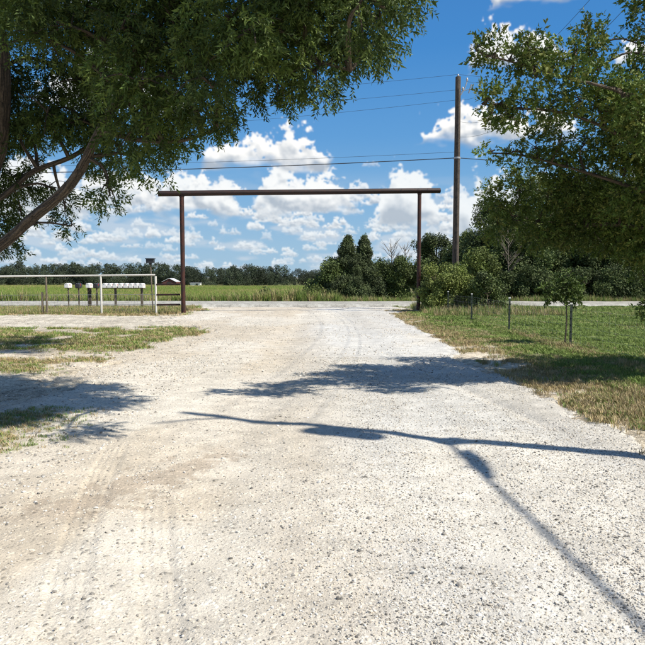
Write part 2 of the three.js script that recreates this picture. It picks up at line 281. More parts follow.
// ------------------------------------------------------------------ loose stones
{
  const r = rng(11), ico = new THREE.IcosahedronGeometry(1, 0); let g = mergeVertices((() => { ico.deleteAttribute('uv'); ico.deleteAttribute('normal'); return ico; })()); const p = g.attributes.position;
  for (let i = 0; i < p.count; i++) { const k = .62 + .6 * r(); p.setXYZ(i, p.getX(i) * k, p.getY(i) * k * .75, p.getZ(i) * k); } g = g.toNonIndexed(); g.computeVertexNormals();
  const list = [], m = new THREE.Matrix4(), q = new THREE.Quaternion(), e = new THREE.Euler();
  const add = (x, d, s) => {
    e.set((r() - .5) * 1.2, r() * 6.3, (r() - .5) * 1.2); q.setFromEuler(e); const y = (d < 34.5 && inDrive(x, d) > -.1 ? driveY(x, d) : H(x, d)) + s * .2; m.compose(V(x, y, -d), q, V(s * (.7 + .6 * r()), s * (.55 + .5 * r()), s * (.7 + .6 * r())));
    const t = r(), w = .46 + .2 * r(); const c = t < .05 + .07 * gravelly(x, d) ? lin(.13, .122, .11) : t < .26 ? lin(.27, .25, .22) : t < .62 ? lin(w * .95, w * .85, w * .70) : lin(w, w * .965, w * .89); list.push({ m: m.clone(), c });
  };
  for (let i = 0; i < 270000; i++) {
    const d = 2.2 + 10.5 * Math.pow(r(), 1.25), x = (r() - .5) * 2 * Math.min(4.2, .65 * d + .3), gg = gravelly(x, d), pat = fbm(x * 1.1 + 30, d * 1.1, 4); const heap = sm(.15, .0, Math.abs((x + 1.35) - (d - 5.2) * -.35 + .4 * (vn(d * 2, 3) - .5))) * sm(4, 4.6, d) * sm(6.6, 5.8, d) * .8;
    if (r() > Math.max(heap, (.13 + .87 * gg) * sm(.28, .62, pat + .1)) * (.35 + .65 * (Math.abs(x - 1.15) > .25 && Math.abs(x + .75) > .3 ? 1 : .25))) continue;
    if (inDrive(x, d) < .05) continue; const s = .0025 + .0066 * Math.pow(r(), 3) + (r() < .012 ? .006 : 0); add(x, d, s);
  }
  for (let i = 0; i < 16000; i++) { const d = 10 + 24 * Math.pow(r(), 1.3), x = lerp(driveL(d), driveR(d), r()); if (inDrive(x, d) < .05 || fbm(x * .8, d * .8, 3) < .4) continue; add(x, d, .006 + .015 * Math.pow(r(), 3)); }
  for (let i = 0; i < 26000; i++) { const d = 4 + 23 * r(), x = -2 - r() * (2 + d * .52); if (grassAt(x, d)[0] > .5) continue; add(x, d, .005 + .014 * Math.pow(r(), 3)); }
  for (let i = 0; i < 700; i++) { const d = 3 + 9 * r(), x = (r() - .5) * 2 * Math.min(4, .6 * d); add(x, d, .011 + .009 * r() * r()); }
  stuff('gravel_stones', g, M.stone, list, scene, { label: 'loose limestone chips scattered over the driveway and dirt', category: 'gravel' });
  console.log('stones', list.length);
}

// ------------------------------------------------------------------ grass
function tuft(seed, blades, h, spread, w, lean = .5) {
  const r = rng(seed), pos = [], idx = [];
  for (let b = 0; b < blades; b++) {
    const a = r() * 6.28, rr = Math.sqrt(r()) * spread, x = Math.cos(a) * rr, z = Math.sin(a) * rr, t = r() * 6.28, ln = (r() * .8 + .2) * lean * h, hh = h * (.55 + .5 * r()), cx = Math.cos(t), cz = Math.sin(t), o = pos.length / 3;
    pos.push(x - cz * w, -.01, z + cx * w, x + cz * w, -.01, z - cx * w, x + cx * ln * .35 - cz * w * .75, hh * .6, z + cz * ln * .35 + cx * w * .75, x + cx * ln * .35 + cz * w * .75, hh * .6, z + cz * ln * .35 - cx * w * .75, x + cx * ln, hh, z + cz * ln);
    idx.push(o, o + 1, o + 3, o, o + 3, o + 2, o + 2, o + 3, o + 4);
  }
  return geo(pos, idx);
}
const greens = [[.15, .225, .04], [.18, .26, .05], [.22, .28, .065], [.12, .185, .034]], straws = [[.40, .31, .16], [.33, .25, .12], [.28, .24, .10], [.46, .37, .21]];
function sward(name, label, g, n, pick, scale, seed, hue) {
  const r = rng(seed), list = [], m = new THREE.Matrix4(), q = new THREE.Quaternion(), up = V(0, 1, 0);
  for (let i = 0; i < n; i++) {
    const p = pick(r); if (!p) continue; const [x, d, dry, k = 1] = p; q.setFromAxisAngle(up, r() * 6.28); const s = scale * (.65 + .7 * r()) * k; m.compose(V(x, groundY(x, d), -d), q, V(s, s * (.7 + .6 * r()), s));
    const c = (r() < dry ? straws : greens)[Math.floor(r() * 4)], j = .8 + .4 * r(); list.push({ m: m.clone(), c: hue ? hue(c, j, r) : lin(c[0] * j, c[1] * j, c[2] * j) });
  }
  console.log(name, list.length); return stuff(name, g, M.grass, list, scene, { label, category: 'grass' });
}
const short = tuft(3, 11, .055, .075, .0044, 1.5), mid = tuft(4, 12, .16, .08, .005, .6), tall = tuft(6, 13, .5, .16, .009, .55);
sward('lawn_grass', 'mown green lawn grass inside the wire fence', short, 120000, r => { const d = 6.5 + 28 * Math.pow(r(), 1.2), x = 3 + r() * (1.5 + d * .52); const [g, dry] = grassAt(x, d); if (r() > g || d > 34 || (x < 4.6 && r() < .85 * sm(.52, .40, fbm(x * 2.6, d * 2.6, 3)))) return; return [x, d, dry * .75, (d > 20 ? 1.5 : 1) * (.7 + .6 * vn(x * 1.7, d * 1.7))]; }, 1, 21);
sward('verge_grass', 'dry straw coloured verge grass along the driveway edge and fence', mid, 26000, r => { const d = 5.5 + 27 * Math.pow(r(), 1.3), x = 3.1 + r() * 3; const [g, dry] = grassAt(x, d); if (r() > g * .8 || dry < .4 || r() > dry || r() < .9 * sm(.52, .42, fbm(x * 2.1, d * 2.1, 3))) return; return [x, d, .85, .45 + .5 * r()]; }, .75, 22);
sward('verge_straw', 'thin flattened straw scattered between driveway gravel and verge', short, 14000, r => { const d = 5 + 26 * Math.pow(r(), 1.4), x = 2.9 + 1.7 * r(), n = fbm(x * 1.6, d * 1.6, 3); if (r() > sm(.38, .62, n + .12 * (x - 3.2))) return; return [x, d, .93, .7 + .5 * r()]; }, .9, 28);
sward('patchy_grass', 'thin green and brown grass patches on the pale dirt', short, 95000, r => { const d = 4.8 + 28 * r(), x = -2.2 - r() * (1 + d * .53); const [g, dry] = grassAt(x, d); if (r() > g * .95) return; return [x, d, dry * .85 + .12, d > 14 ? 1.2 : d > 9 ? .85 : .55]; }, 1, 23);
sward('field_grass', 'tall green pasture grass across the road', tall, 130000, r => { const d = 42.5 + 110 * Math.pow(r(), 1.9), x = (r() - .5) * (20 + d * 1.25); if (x > 8 && d > 60) return; const t = fbm(x * .05, d * .04 + 4, 3); return [x, d, sm(.4, .7, t) * .35 + .05, .6 + .5 * vn(x * .1, d * .1) + (d > 60 ? .3 : 0)]; }, .36, 24, (c, j) => lin(c[0] * j * 1.15, c[1] * j * 1.12, c[2] * j));
sward('roadside_weeds', 'rank weeds and tall grass along the far edge of the road', tall, 12000, r => { const d = 41.2 + 2.6 * r(), x = (r() - .5) * 84; return [x, d, .3, .55 + .8 * Math.pow(vn(x * .35, 3), 2) + (x > -2 && x < 1 ? .3 : 0)]; }, 1, 25);
sward('gateway_weeds', 'rough grass and straw around the gate post, pole and bushes', tall, 2200, r => { const d = 25 + 9 * r(), x = 4.3 + 5.2 * r(); if (x < 4.6 && d > 30.5) return; return [x, d, .5, .5 + .3 * r()]; }, .9, 26);
sward('fenceline_grass', 'brown grass tufts along the foot of the pipe fence', mid, 9000, r => { const d = 27.6 + 6 * r(), x = -6.3 - 14 * r(); return [x, d, .6, .9]; }, 1, 27);

// ------------------------------------------------------------------ trees
function leafSprig(seed, leaves, len, ll, lw, splay, droop) { // a twig along +y carrying leaves
  const r = rng(seed), pos = [], idx = [];
  for (let i = 0; i < leaves; i++) {
    const t = (i + .5) / leaves, side = i % 2 ? 1 : -1, roll = r() * 6.28, base = V((r() - .5) * .01, t * len, (r() - .5) * .01);
    const dir = V(Math.cos(roll) * splay, i === leaves - 1 ? 1 : .55 + .4 * r(), Math.sin(roll) * splay).add(V(0, droop * r(), 0)).normalize(), sid = V(r() - .5, r() - .5, r() - .5).cross(dir).normalize(), nor = dir.clone().cross(sid), L = ll * (.75 + .5 * r()), w = lw * (.8 + .4 * r()) * .5;
    const a = base, b = base.clone().addScaledVector(dir, L * .42).addScaledVector(nor, L * .04), c = base.clone().addScaledVector(dir, L).addScaledVector(nor, -L * .1), p = b.clone().addScaledVector(sid, w).addScaledVector(nor, w * .5), q = b.clone().addScaledVector(sid, -w).addScaledVector(nor, w * .5), o = pos.length / 3;
    for (const v of [a, b, c, p, q]) pos.push(v.x, v.y, v.z); idx.push(o, o + 1, o + 3, o + 1, o + 2, o + 3, o, o + 4, o + 1, o + 1, o + 4, o + 2);
  }
  return geo(pos, idx);
}
function puff(seed, n, R, s) { // loose ball of leaf faces for trees further off
  const r = rng(seed), pos = [], idx = [];
  for (let i = 0; i < n; i++) { const v = V(r() - .5, r() - .5, r() - .5).normalize().multiplyScalar(R * (.35 + .65 * Math.cbrt(r()))), a = V(r() - .5, r() - .5, r() - .5).normalize(), b = V(r() - .5, r() - .5, r() - .5).cross(a).normalize(), k = s * (.6 + .8 * r()), o = pos.length / 3; for (const [u, w] of [[-.5, 0], [0, -.32], [.5, 0], [0, .32]]) { const p = v.clone().addScaledVector(a, u * k).addScaledVector(b, w * k); pos.push(p.x, p.y, p.z); } idx.push(o, o + 1, o + 2, o, o + 2, o + 3); }
  return geo(pos, idx);
}
const YU = V(0, 1, 0);
function crownOf(tree, clumps, geoms, mat, palette, { density = 420, droop = .5, seed = 1, size = 1 } = {}) {
  const r = rng(seed), lists = geoms.map(() => []), q = new THREE.Quaternion(), q2 = new THREE.Quaternion(), m = new THREE.Matrix4();
  for (const { c, r: R, k = 1 } of clumps) {
    const n = Math.round(density * R * R * k) + 4, sub = []; for (let i = 0; i < 7; i++) sub.push(V(r() - .5, (r() - .5) * .8, r() - .5).normalize().multiplyScalar(R * (.35 + .45 * r())));
    const tone = .75 + .5 * r();
    for (let i = 0; i < n; i++) {
      const o = sub[i % 7].clone().add(V(r() - .5, r() - .5, r() - .5).normalize().multiplyScalar(R * .58 * Math.cbrt(r()))), dir = o.clone().normalize().multiplyScalar(.7).add(V(r() - .5, r() - .5, r() - .5).multiplyScalar(1.1)); dir.y -= droop; dir.normalize();
      q.setFromUnitVectors(YU, dir); q2.setFromAxisAngle(YU, r() * 6.28); q.multiply(q2); const s = size * (.75 + .5 * r()); m.compose(o.add(c), q, V(s, s, s)); const p = palette[Math.floor(r() * palette.length)], j = tone * (.75 + .5 * r()); lists[i % geoms.length].push({ m: m.clone(), c: lin(p[0] * j, p[1] * j, p[2] * j) });
    }
  }
  geoms.forEach((g, i) => stuff('crown', g, mat, lists[i], tree)); return lists.reduce((s, l) => s + l.length, 0);
}
function twigsTo(clumps, skeleton, seed, r0 = .022, perClump = 5) {
  const r = rng(seed), gs = [];
  for (const { c, r: R } of clumps) {
    let best = null, bd = 1e9; for (const p of skeleton) { const dd = p.distanceTo(c) + (p.y > c.y ? .2 : 0); if (dd < bd) { bd = dd; best = p; } }
    const midp = best.clone().lerp(c, .5).add(V((r() - .5) * .2, .12 * bd, (r() - .5) * .2)), rr = r0 * (.6 + R); gs.push(limb([best, midp, c], rr, rr * .45, 5, 6));
    for (let i = 0; i < perClump; i++) { const e = c.clone().add(V(r() - .5, (r() - .6), r() - .5).normalize().multiplyScalar(R * (.7 + .35 * r()))), s = midp.clone().lerp(c, .4 + .6 * r()); gs.push(limb([s, s.clone().lerp(e, .5).add(V(0, .06, 0)), e], rr * .4, rr * .12, 4, 4)); }
  }
  return mergeGeometries(gs);
}
const skel = (...curves) => curves.flatMap(pts => new THREE.CatmullRomCurve3(pts).getPoints(14));

// the tree on the left, its trunk just out of view
{
  const t = thing('shade_tree', 'large dark green shade tree leaning over the left of the driveway', 'tree');
  const trunk = [V(-5.6, -.1, -8.2), V(-5.35, .9, -8.2), V(-4.9, 2.0, -8.15), V(-4.26, 3.1, -8.1), V(-4.07, 4.2, -8.05), V(-4.1, 5.6, -8.0), V(-3.7, 7.2, -8.1)];
  const l1 = [V(-4.85, 1.75, -8.1), at(-8, 250, 7.9), at(30, 220, 7.7), at(72, 182, 7.5), at(100, 130, 7.3), at(122, 92, 7.2), at(150, 40, 7.1), at(190, -30, 7)];
  const l2 = [V(-4.6, 2.55, -8.1), at(-4, 200, 8.2), at(32, 172, 8.4), at(75, 155, 8.5), at(120, 120, 8.7), at(170, 90, 8.8)];
  const l3 = [V(-4.15, 5.2, -8.05), at(60, -70, 7.8), at(150, -60, 7.4), at(260, -25, 6.8), at(350, -10, 6.6), at(395, 15, 6.5)];
  const l4 = [at(122, 92, 7.2), at(180, 70, 7), at(250, 55, 6.8), at(310, 60, 6.7), at(350, 70, 6.6)];
  const l5 = [V(-4.2, 5.4, -8), V(-3.2, 6.6, -9.2), V(-2.2, 7.7, -10.6), V(-.8, 8.3, -12.1), V(-.7, 8.4, -13.2)];
  const l6 = [at(100, 130, 7.3), at(140, 140, 7.1), at(185, 140, 6.9), at(215, 130, 6.8)];
  part('trunk', limb(trunk, .36, .16, 14, 36, .3, 3), M.bark, t);
  [[l1, .078, .03], [l2, .042, .016], [l3, .11, .02], [l4, .045, .015], [l5, .12, .03], [l6, .035, .012]].forEach(([p, a, b], i) => part('limb', limb(p, a, b, 9, 26, .25, i + 5), M.bark, t));
  const r = rng(31), clumps = [], edge = [[-90, 250], [-40, 262], [0, 255], [20, 235], [30, 165], [55, 140], [75, 150], [95, 190], [130, 203], [160, 188], [190, 176], [215, 162], [240, 138], [262, 118], [280, 130], [305, 130], [330, 112], [345, 95], [370, 94], [386, 84], [396, 55], [412, 22], [418, -30], [400, -120]];
  const B = px => { for (let i = 1; i < edge.length - 1; i++) if (px <= edge[i][0]) { const [a, b] = [edge[i - 1], edge[i]]; return lerp(a[1], b[1], (px - a[0]) / (b[0] - a[0])); } return -30; };
  for (let px = -80; px <= 394; px += 22) {
    let y = B(px), first = true;
    for (let n = 0; y > -170 && n < 14; n++) {
      const R = first ? .20 + .10 * r() : .34 + .2 * r(), d = (px < 135 && y > 100 ? 9.1 - (px > 100 ? .5 : 0) + (r() - .5) * 1.2 : lerp(8.1, 6.5, sm(0, 380, px)) + (r() - .5) * (first ? 1.2 : 2.6) + (px < 30 ? 1.0 : 0)), yy = y - R / d * 645 * .92 - (px > 170 ? 24 : 15); 
      clumps.push({ c: at(px + (r() - .5) * 16, yy, d), r: R }); y -= (first ? 26 : 48) * (.8 + .4 * r()); first = false;
    }
  }
  for (const [px, py, d, R] of [[66, 208, 8.6, .18], [72, 226, 8.5, .1], [56, 190, 8.8, .18], [110, 196, 7.3, .22], [8, 245, 8.9, .22], [-6, 225, 9, .3], [22, 216, 9, .16], [30, 190, 8.9, .14], [20, 130, 8.4, .4], [46, 110, 8.2, .4], [80, 120, 8.4, .35]]) clumps.push({ c: at(px, py, d), r: R });
  for (const [x, y, d, R] of [[-.2, 8.3, 12.2, .7], [-1.2, 8.3, 12, .8], [-.6, 8.8, 12.6, .6], [-.3, 8.4, 13.3, .6], [-1, 8.5, 13.7, .7], [-.2, 8.2, 11.3, .5], [-1.5, 8.6, 13.1, .7], [-2.3, 8.2, 11.6, .8], [.3, 8.6, 12.4, .45], [-3.3, 7.6, 9.6, .9], [-4.4, 8, 9, .9], [-5.2, 7, 8.6, .9], [-5.4, 5.6, 9, .8], [-3.9, 6.6, 7.4, .8], [-2.6, 6.6, 7.4, .7], [-1.6, 6.4, 7.6, .6], [-2.0, 7.0, 8.8, .7], [-.7, 7.9, 11.2, .5], [-6, 4.6, 8.6, .8], [-6.3, 6, 7.4, .9], [-2.2, 6.6, 6.6, .7], [-1.3, 6.9, 6.4, .7], [-.4, 6.8, 6.6, .65], [.3, 6.4, 6.5, .55], [-1.8, 7.4, 7.2, .7], [-.8, 7.6, 7.2, .7], [.1, 7.3, 7.1, .6], [-2.6, 7.2, 5.8, .7], [-1.7, 6.4, 5.6, .6], [-.8, 6.2, 5.7, .55], [-3.3, 6.8, 6.2, .7], [-1.2, 8, 8, .7], [-.2, 7.9, 8.2, .6], [.4, 7.2, 7.8, .5]]) clumps.push({ c: V(x, y, -d), r: R, k: .9 });  // crown above the view; nearer upper clumps added to shade its left side
  const l9 = [V(-4.1, 5.8, -8), V(-3.2, 6.5, -7.2), V(-2, 6.7, -6.5), V(-.8, 6.7, -6.4), V(.2, 6.4, -6.5)]; part('limb', limb(l9, .09, .02, 8, 20, .2, 33), M.bark, t);
  const sk = skel(trunk, l1, l2, l3, l4, l5, l6, l9);
  part('branches', twigsTo(clumps, sk, 41, .03, 4), M.bark, t).userData.kind = 'stuff';
  const n = crownOf(t, clumps, [leafSprig(1, 12, .16, .058, .0175, .85, .25), leafSprig(2, 11, .14, .054, .0165, .9, .2)], M.leaf, [[.068, .108, .02], [.085, .135, .026], [.055, .09, .017], [.125, .175, .036]], { density: 980, droop: .7, seed: 51 });
  console.log('shade tree', clumps.length, n);
}
// the tree on the right, its trunk out of view
{
  const t = thing('roadside_tree', 'olive green tree reaching over the right edge of the driveway', 'tree');
  const trunk = [V(6.3, -.05, -9.4), V(6.25, 1.4, -9.4), V(6.1, 2.8, -9.3), V(6.0, 4.2, -9.2), V(5.8, 5.6, -9.1), V(5.6, 6.6, -9.1)];
  const l1 = [V(6.05, 3.4, -9.25), at(680, 128, 8.5), at(620, 92, 7.9), at(560, 76, 7.6), at(520, 64, 7.45), at(488, 56, 7.4)];
  const l2 = [V(6.1, 2.9, -9.3), at(660, 160, 8.8), at(610, 130, 8.6), at(560, 112, 8.4), at(515, 108, 8.3), at(482, 104, 8.2)];
  const l3 = [V(6.15, 2.4, -9.3), at(670, 200, 9), at(610, 180, 9.2), at(560, 165, 9.3), at(520, 155, 9.4), at(488, 153, 9.4)];
  const l4 = [V(6.2, 2.0, -9.35), at(680, 235, 9.3), at(620, 225, 9.9), at(560, 225, 10.5), at(510, 215, 10.7)];
  const l5 = [at(605, 130, 8.6), at(597, 100, 8.6), at(590, 60, 8.5), at(588, 25, 8.5)];
  const l6 = [V(6.2, 2.1, -9.4), at(680, 225, 10.2), at(640, 252, 10.5), at(645, 280, 10.2), at(646, 303, 10)];
  const l7 = [V(6.0, 4.2, -9.2), V(5.2, 5.0, -8.8), V(4.4, 5.6, -8.4)], l8 = [V(6.1, 3, -9.3), V(7.2, 4, -9.8), V(8.2, 4.8, -10.2)];
  part('trunk', limb(trunk, .24, .07, 12, 30, .3, 9), M.bark, t);
  [[l1, .034, .01], [l2, .04, .01], [l3, .045, .01], [l4, .05, .012], [l5, .025, .008], [l6, .035, .007], [l7, .05, .015], [l8, .06, .015]].forEach(([p, a, b], i) => part('limb', limb(p, a, b, 7, 22, .2, i + 20), M.bark, t));
  const clumps = [], D = (px, base) => base;
  for (const [px, py, d, R, k] of [[492, 54, 8.2, .2], [508, 60, 8.2, .24], [528, 50, 8.3, .22], [542, 58, 8.3, .26], [560, 66, 8.4, .26], [575, 52, 8.5, .2], [589, 40, 8.5, .22], [590, 22, 8.5, .12], [598, 72, 8.6, .3], [537, 78, 8.2, .14], [480, 46, 8.2, .1],
    [482, 98, 8.2, .15], [500, 104, 8.2, .2], [492, 116, 8.2, .12], [522, 108, 8.3, .22], [550, 104, 8.4, .28], [578, 98, 8.5, .32], [610, 110, 8.6, .36], [640, 118, 8.8, .42], [512, 122, 8.3, .12],
    [488, 153, 8.5, .08], [508, 153, 8.5, .12], [535, 146, 8.5, .2], [562, 132, 8.5, .26], [590, 138, 8.6, .34], [622, 150, 8.8, .42], [655, 150, 9, .5], [560, 160, 8.7, .2], [545, 168, 8.8, .2],
    [638, 44, 8.6, .14], [648, 55, 8.6, .2], [632, 78, 8.6, .2], [650, 90, 8.7, .3], [612, 88, 8.6, .25],
    [500, 200, 9.7, .28], [520, 188, 9.6, .3], [548, 190, 9.5, .36], [580, 180, 9.2, .42], [615, 185, 9.2, .5], [650, 190, 9.2, .55], [497, 226, 9.8, .24], [515, 222, 9.8, .32], [545, 225, 9.8, .4], [582, 225, 9.7, .5], [620, 228, 9.7, .55], [655, 235, 9.8, .6], [538, 238, 10.2, .24], [575, 240, 10.4, .26], [612, 244, 10.4, .3], [650, 248, 10.2, .36], [600, 210, 10.4, .5], [560, 205, 10.6, .45], [640, 210, 10.6, .6],
    [642, 309, 10, .09], [655, 303, 10, .14],
    [622, 98, 7.9, .3], [645, 108, 8.1, .34], [640, 130, 8.2, .34], [700, 60, 8.6, .6], [700, 120, 8.8, .7], [700, 180, 9, .7], [710, 230, 9.2, .6], [690, 150, 10.4, .7], [740, 190, 10.8, .8], [800, 160, 10.6, .8], [760, 90, 9, .7], [760, 160, 9.2, .7], [770, 220, 9.4, .7], [830, 130, 9.6, .8], [840, 200, 9.8, .8], [700, 240, 10.6, .6], [760, 240, 10.8, .7], [680, 0, 8.7, .5], [740, 20, 8.9, .6], [640, 0, 8.6, .25]]) { const q = px > 630 ? 1 : py < 86 ? .905 : py < 126 ? 1 : py < 172 ? 1.095 : py < 270 ? 1.075 : 1, w = q < 1 && px > 585 ? .96 : q; clumps.push({ c: at(px, py, d * w), r: R * w, k: k ?? 1 }); }
  const sk = skel(trunk, l1, l2, l3, l4, l5, l6, l7, l8);
  part('branches', twigsTo(clumps, sk, 43, .022, 5), M.bark, t).userData.kind = 'stuff';
  const n = crownOf(t, clumps, [leafSprig(7, 9, .13, .058, .025, 1.1, 0), leafSprig(8, 8, .12, .054, .024, 1.2, 0)], M.leaf, [[.115, .17, .032], [.14, .195, .038], [.09, .145, .028], [.19, .215, .05], [.10, .16, .032]], { density: 1300, droop: .1, seed: 53 });
  console.log('roadside tree', clumps.length, n);
}
// trees and shrubs further off
const puffs = [puff(1, 40, .36, .125), puff(2, 40, .36, .125)], cedarPuffs = [puff(3, 40, .2, .075), puff(4, 40, .2, .075)];
const PAL = { dark: [[.058, .085, .02], [.075, .105, .025], [.045, .066, .018]], mid: [[.08, .115, .025], [.10, .135, .03], [.06, .09, .022]], bright: [[.17, .215, .045], [.20, .235, .055], [.13, .17, .036]], light: [[.12, .16, .032], [.145, .18, .04], [.09, .125, .026]], cedar: [[.062, .088, .028], [.08, .108, .034], [.048, .07, .024]] };
function tree(name, label, x, d, h, w, { pal = 'dark', seed = 1, low = .15, group, n = 40, shape = 'round', density = 60, lean = 0, trunkR = .16, size = 1, gs = puffs } = {}) {
  const y0 = H(x, d) - .05, t = thing(name, label, 'tree', group, V(x, y0, -d)), r = rng(seed * 101 + 7), clumps = [], tr = [V(0, 0, 0), V(.1 * lean, h * .3, .05), V(.3 * lean, h * .6, 0), V(.4 * lean, h * .92, 0)];
  for (let i = 0; i < n; i++) {
    const u = shape === 'cone' ? Math.pow(r(), 1.15) : r(), y = h * lerp(low, .97, u), half = shape === 'cone' ? w * (1 - u) * .56 + .05 * w : w * .5 * Math.sqrt(Math.max(.08, 1 - Math.pow((u - .45) / .62, 2))), a = r() * 6.28, rr = Math.sqrt(r()) * half, R = (shape === 'cone' ? .045 + .17 * (1 - u) : .12 + .13 * r()) * w * (shape === 'cone' ? 1 : .85);
    clumps.push({ c: V(Math.cos(a) * rr + lean * .3 * u, y - R * .3, Math.sin(a) * rr), r: Math.max(.12, R), k: 1 });
  }
  if (shape === 'cone') for (let i = 0; i < 14; i++) { const a = r() * 6.28, k = r(); clumps.push({ c: V(Math.cos(a) * w * .14 * (1 - k) + tr[3].x, h * (.84 + .2 * k), Math.sin(a) * w * .14 * (1 - k)), r: .1 + .08 * (1 - k), k: 1.6 }); }
  part('trunk', limb(tr, trunkR, trunkR * .25, 7, 10, .2, seed), M.bark, t);
  const gsT = []; for (const c of clumps) { const s = tr[1].clone().lerp(tr[3], Math.max(0, Math.min(.95, c.c.y / h - .35))); gsT.push(limb([s, s.clone().lerp(c.c, .5).add(V(0, -.05 * h, 0)), c.c], trunkR * .3, .012, 4, 4)); }
  part('branches', mergeGeometries(gsT), M.bark, t).userData.kind = 'stuff';
  crownOf(t, clumps, gs, M.farLeaf, PAL[pal], { density, droop: .2, seed: seed + 60, size }); return t;
}
const shrub = (label, x, d, h, w, o) => { const s = tree('shrub', label, x, d, h, w, { low: .1, n: 24, trunkR: .04, density: 150, size: .8, ...o }); s.userData.category = 'shrub'; return s; };
const X = (px, d) => (px - 322.5) / 645 * d;
// the clump beyond the road
tree('cedar_tree', 'dark cedar with the leftmost pointed top in the clump across the road', X(348, 44.5), 44.5, 4.55, 3.1, { pal: 'cedar', seed: 2, low: .05, n: 110, shape: 'cone', density: 340, gs: cedarPuffs, trunkR: .1 });
tree('cedar_tree', 'dark cedar with a blunter top growing against the pointed cedar', X(364, 45.4), 45.4, 4.6, 3.0, { pal: 'cedar', seed: 3, low: .05, n: 110, shape: 'cone', density: 340, gs: cedarPuffs, trunkR: .1 });
shrub('dark low bush at the open field end of the cedar clump', X(331, 44.5), 44.5, 3.0, 2.6, { pal: 'mid', seed: 4, n: 30 });
shrub('dark green bush between the cedars and the gate post', X(386, 45.5), 45.5, 3.3, 3.0, { pal: 'mid', seed: 5, n: 20 });
shrub('bushy dark thicket seen past the right gate post across the road', X(406, 45.5), 45.5, 3.4, 3.0, { pal: 'mid', seed: 6, n: 20 });
shrub('low pale green weeds bush at the foot of the cedars', X(321, 43), 43, 1.0, 2.0, { pal: 'light', seed: 7, n: 12 });
shrub('small round weed bush standing alone by the road edge of the field', X(264, 44), 44, 1.1, 1.3, { pal: 'mid', seed: 8, n: 9 });
function deadTree(label, x, d, h, seed, spread = .5) {
  const t = thing('dead_tree', label, 'dead tree', undefined, V(x, H(x, d) - .05, -d)), r = rng(seed), gs = []; part('trunk', limb([V(0, 0, 0), V(.05, h * .5, 0), V(-.05, h * .98, .05)], .05, .012, 6, 8), M.deadwood, t);
  for (let i = 0; i < 26; i++) { const y = h * (.35 + .55 * r()), a = r() * 6.28, L = spread * (.5 + r()), e = V(Math.cos(a) * L, y + L * 1.2, Math.sin(a) * L); gs.push(limb([V(0, y, 0), V(e.x * .5, y + L * .5, e.z * .5), e], .02, .006, 4, 4)); for (let k = 0; k < 2; k++) gs.push(limb([V(e.x * .6, lerp(y, e.y, .6), e.z * .6), V(e.x * 1.2 + (r() - .5) * .3, e.y + .2 * r(), e.z + (r() - .5) * .4)], .01, .004, 3, 2)); }
  part('branches', mergeGeometries(gs), M.deadwood, t).userData.kind = 'stuff';
}
deadTree('bare grey dead sapling poking above the bushes beside the cedars', X(391, 45), 45, 4.7, 71, .5);
deadTree('bare twiggy dead sapling nearest the right gate post', X(405, 46), 46, 4.4, 72, .4);
deadTree('pale dead snag standing among the dark trees past the pole', X(507, 44), 44, 5.2, 73, .6);
// the wooded edge on the right across the road
tree('background_tree', 'round dark tree alone between gate post and utility pole, across the road', X(436, 62), 62, 5.4, 4.6, { pal: 'dark', seed: 10, n: 42, density: 60 });
tree('background_tree', 'dark tree close behind the utility pole', X(468, 58), 58, 5.6, 4.4, { pal: 'mid', seed: 11, n: 42, density: 60, low: .05 });
tree('background_tree', 'light green young tree beside the utility pole bushes', X(478, 43.5), 43.5, 3.6, 2.6, { pal: 'light', seed: 12, n: 30, density: 90, low: .08 });
const wood = [[498, 50, 7.6, 5.5, 'dark'], [525, 47, 7.0, 5.5, 'mid'], [548, 52, 9.5, 6.5, 'dark'], [575, 48, 8.0, 6, 'dark'], [602, 50, 9.6, 6.5, 'dark'], [632, 47, 8.6, 6, 'dark'], [660, 50, 9.8, 7, 'mid'], [700, 50, 9, 7, 'dark'], [745, 48, 9, 7, 'dark']];
wood.forEach(([px, d, h, w, p], i) => tree('woodland_tree', i === 0 ? 'dark tree at the end of the wooded edge beside the pale dead snag' : i === 1 ? 'shorter mid green tree second in the wooded edge, next to the end tree' : 'tall dark tree in the wooded edge across the road, behind the roadside tree', X(px, d), d, h, w, { pal: p, seed: 20 + i, n: 56, density: 44, low: .06, group: 'trees of the wooded edge' }));
[[486, 44, 2.4, 2.2], [506, 43.5, 2.0, 2.6], [530, 43.5, 2.4, 3], [556, 44, 2.2, 3], [584, 43.6, 2.4, 3], [612, 44, 2.3, 3], [640, 43.6, 2.4, 3], [668, 44, 2.4, 3]].forEach(([px, d, h, w], i) => shrub('dark shrub filling the foot of the wooded edge across the road', X(px, d), d, h, w, { pal: i % 3 ? 'dark' : 'mid', seed: 40 + i, group: 'shrubs of the wooded edge' }));
// bushes round the utility pole
shrub('leafy green bush between the right gate post and the utility pole', X(435, 29.2), 29.2, 2.15, 1.5, { pal: 'bright', seed: 60, n: 26, density: 260, size: .55, low: .05 });
shrub('yellow green bush wrapped around the foot of the utility pole', X(455, 29.4), 29.4, 2.3, 1.7, { pal: 'bright', seed: 61, n: 28, density: 260, size: .55, low: .05 });
shrub('low dark tangle of leaves at the foot of the right gate post', X(427, 30.0), 30.0, 1.3, .8, { pal: 'mid', seed: 62, n: 10, density: 220, size: .5, low: .05 });
shrub('broad leaved bush inside the fence beyond the utility pole', X(487, 28.5), 28.5, 1.7, 1.5, { pal: 'mid', seed: 63, n: 14, density: 200, size: .6, low: .05 });
shrub('thin tall green bush between pole and broad leaved bush', X(472, 29.3), 29.3, 1.9, 1.1, { pal: 'bright', seed: 64, n: 12, density: 180, size: .55, low: .05 });

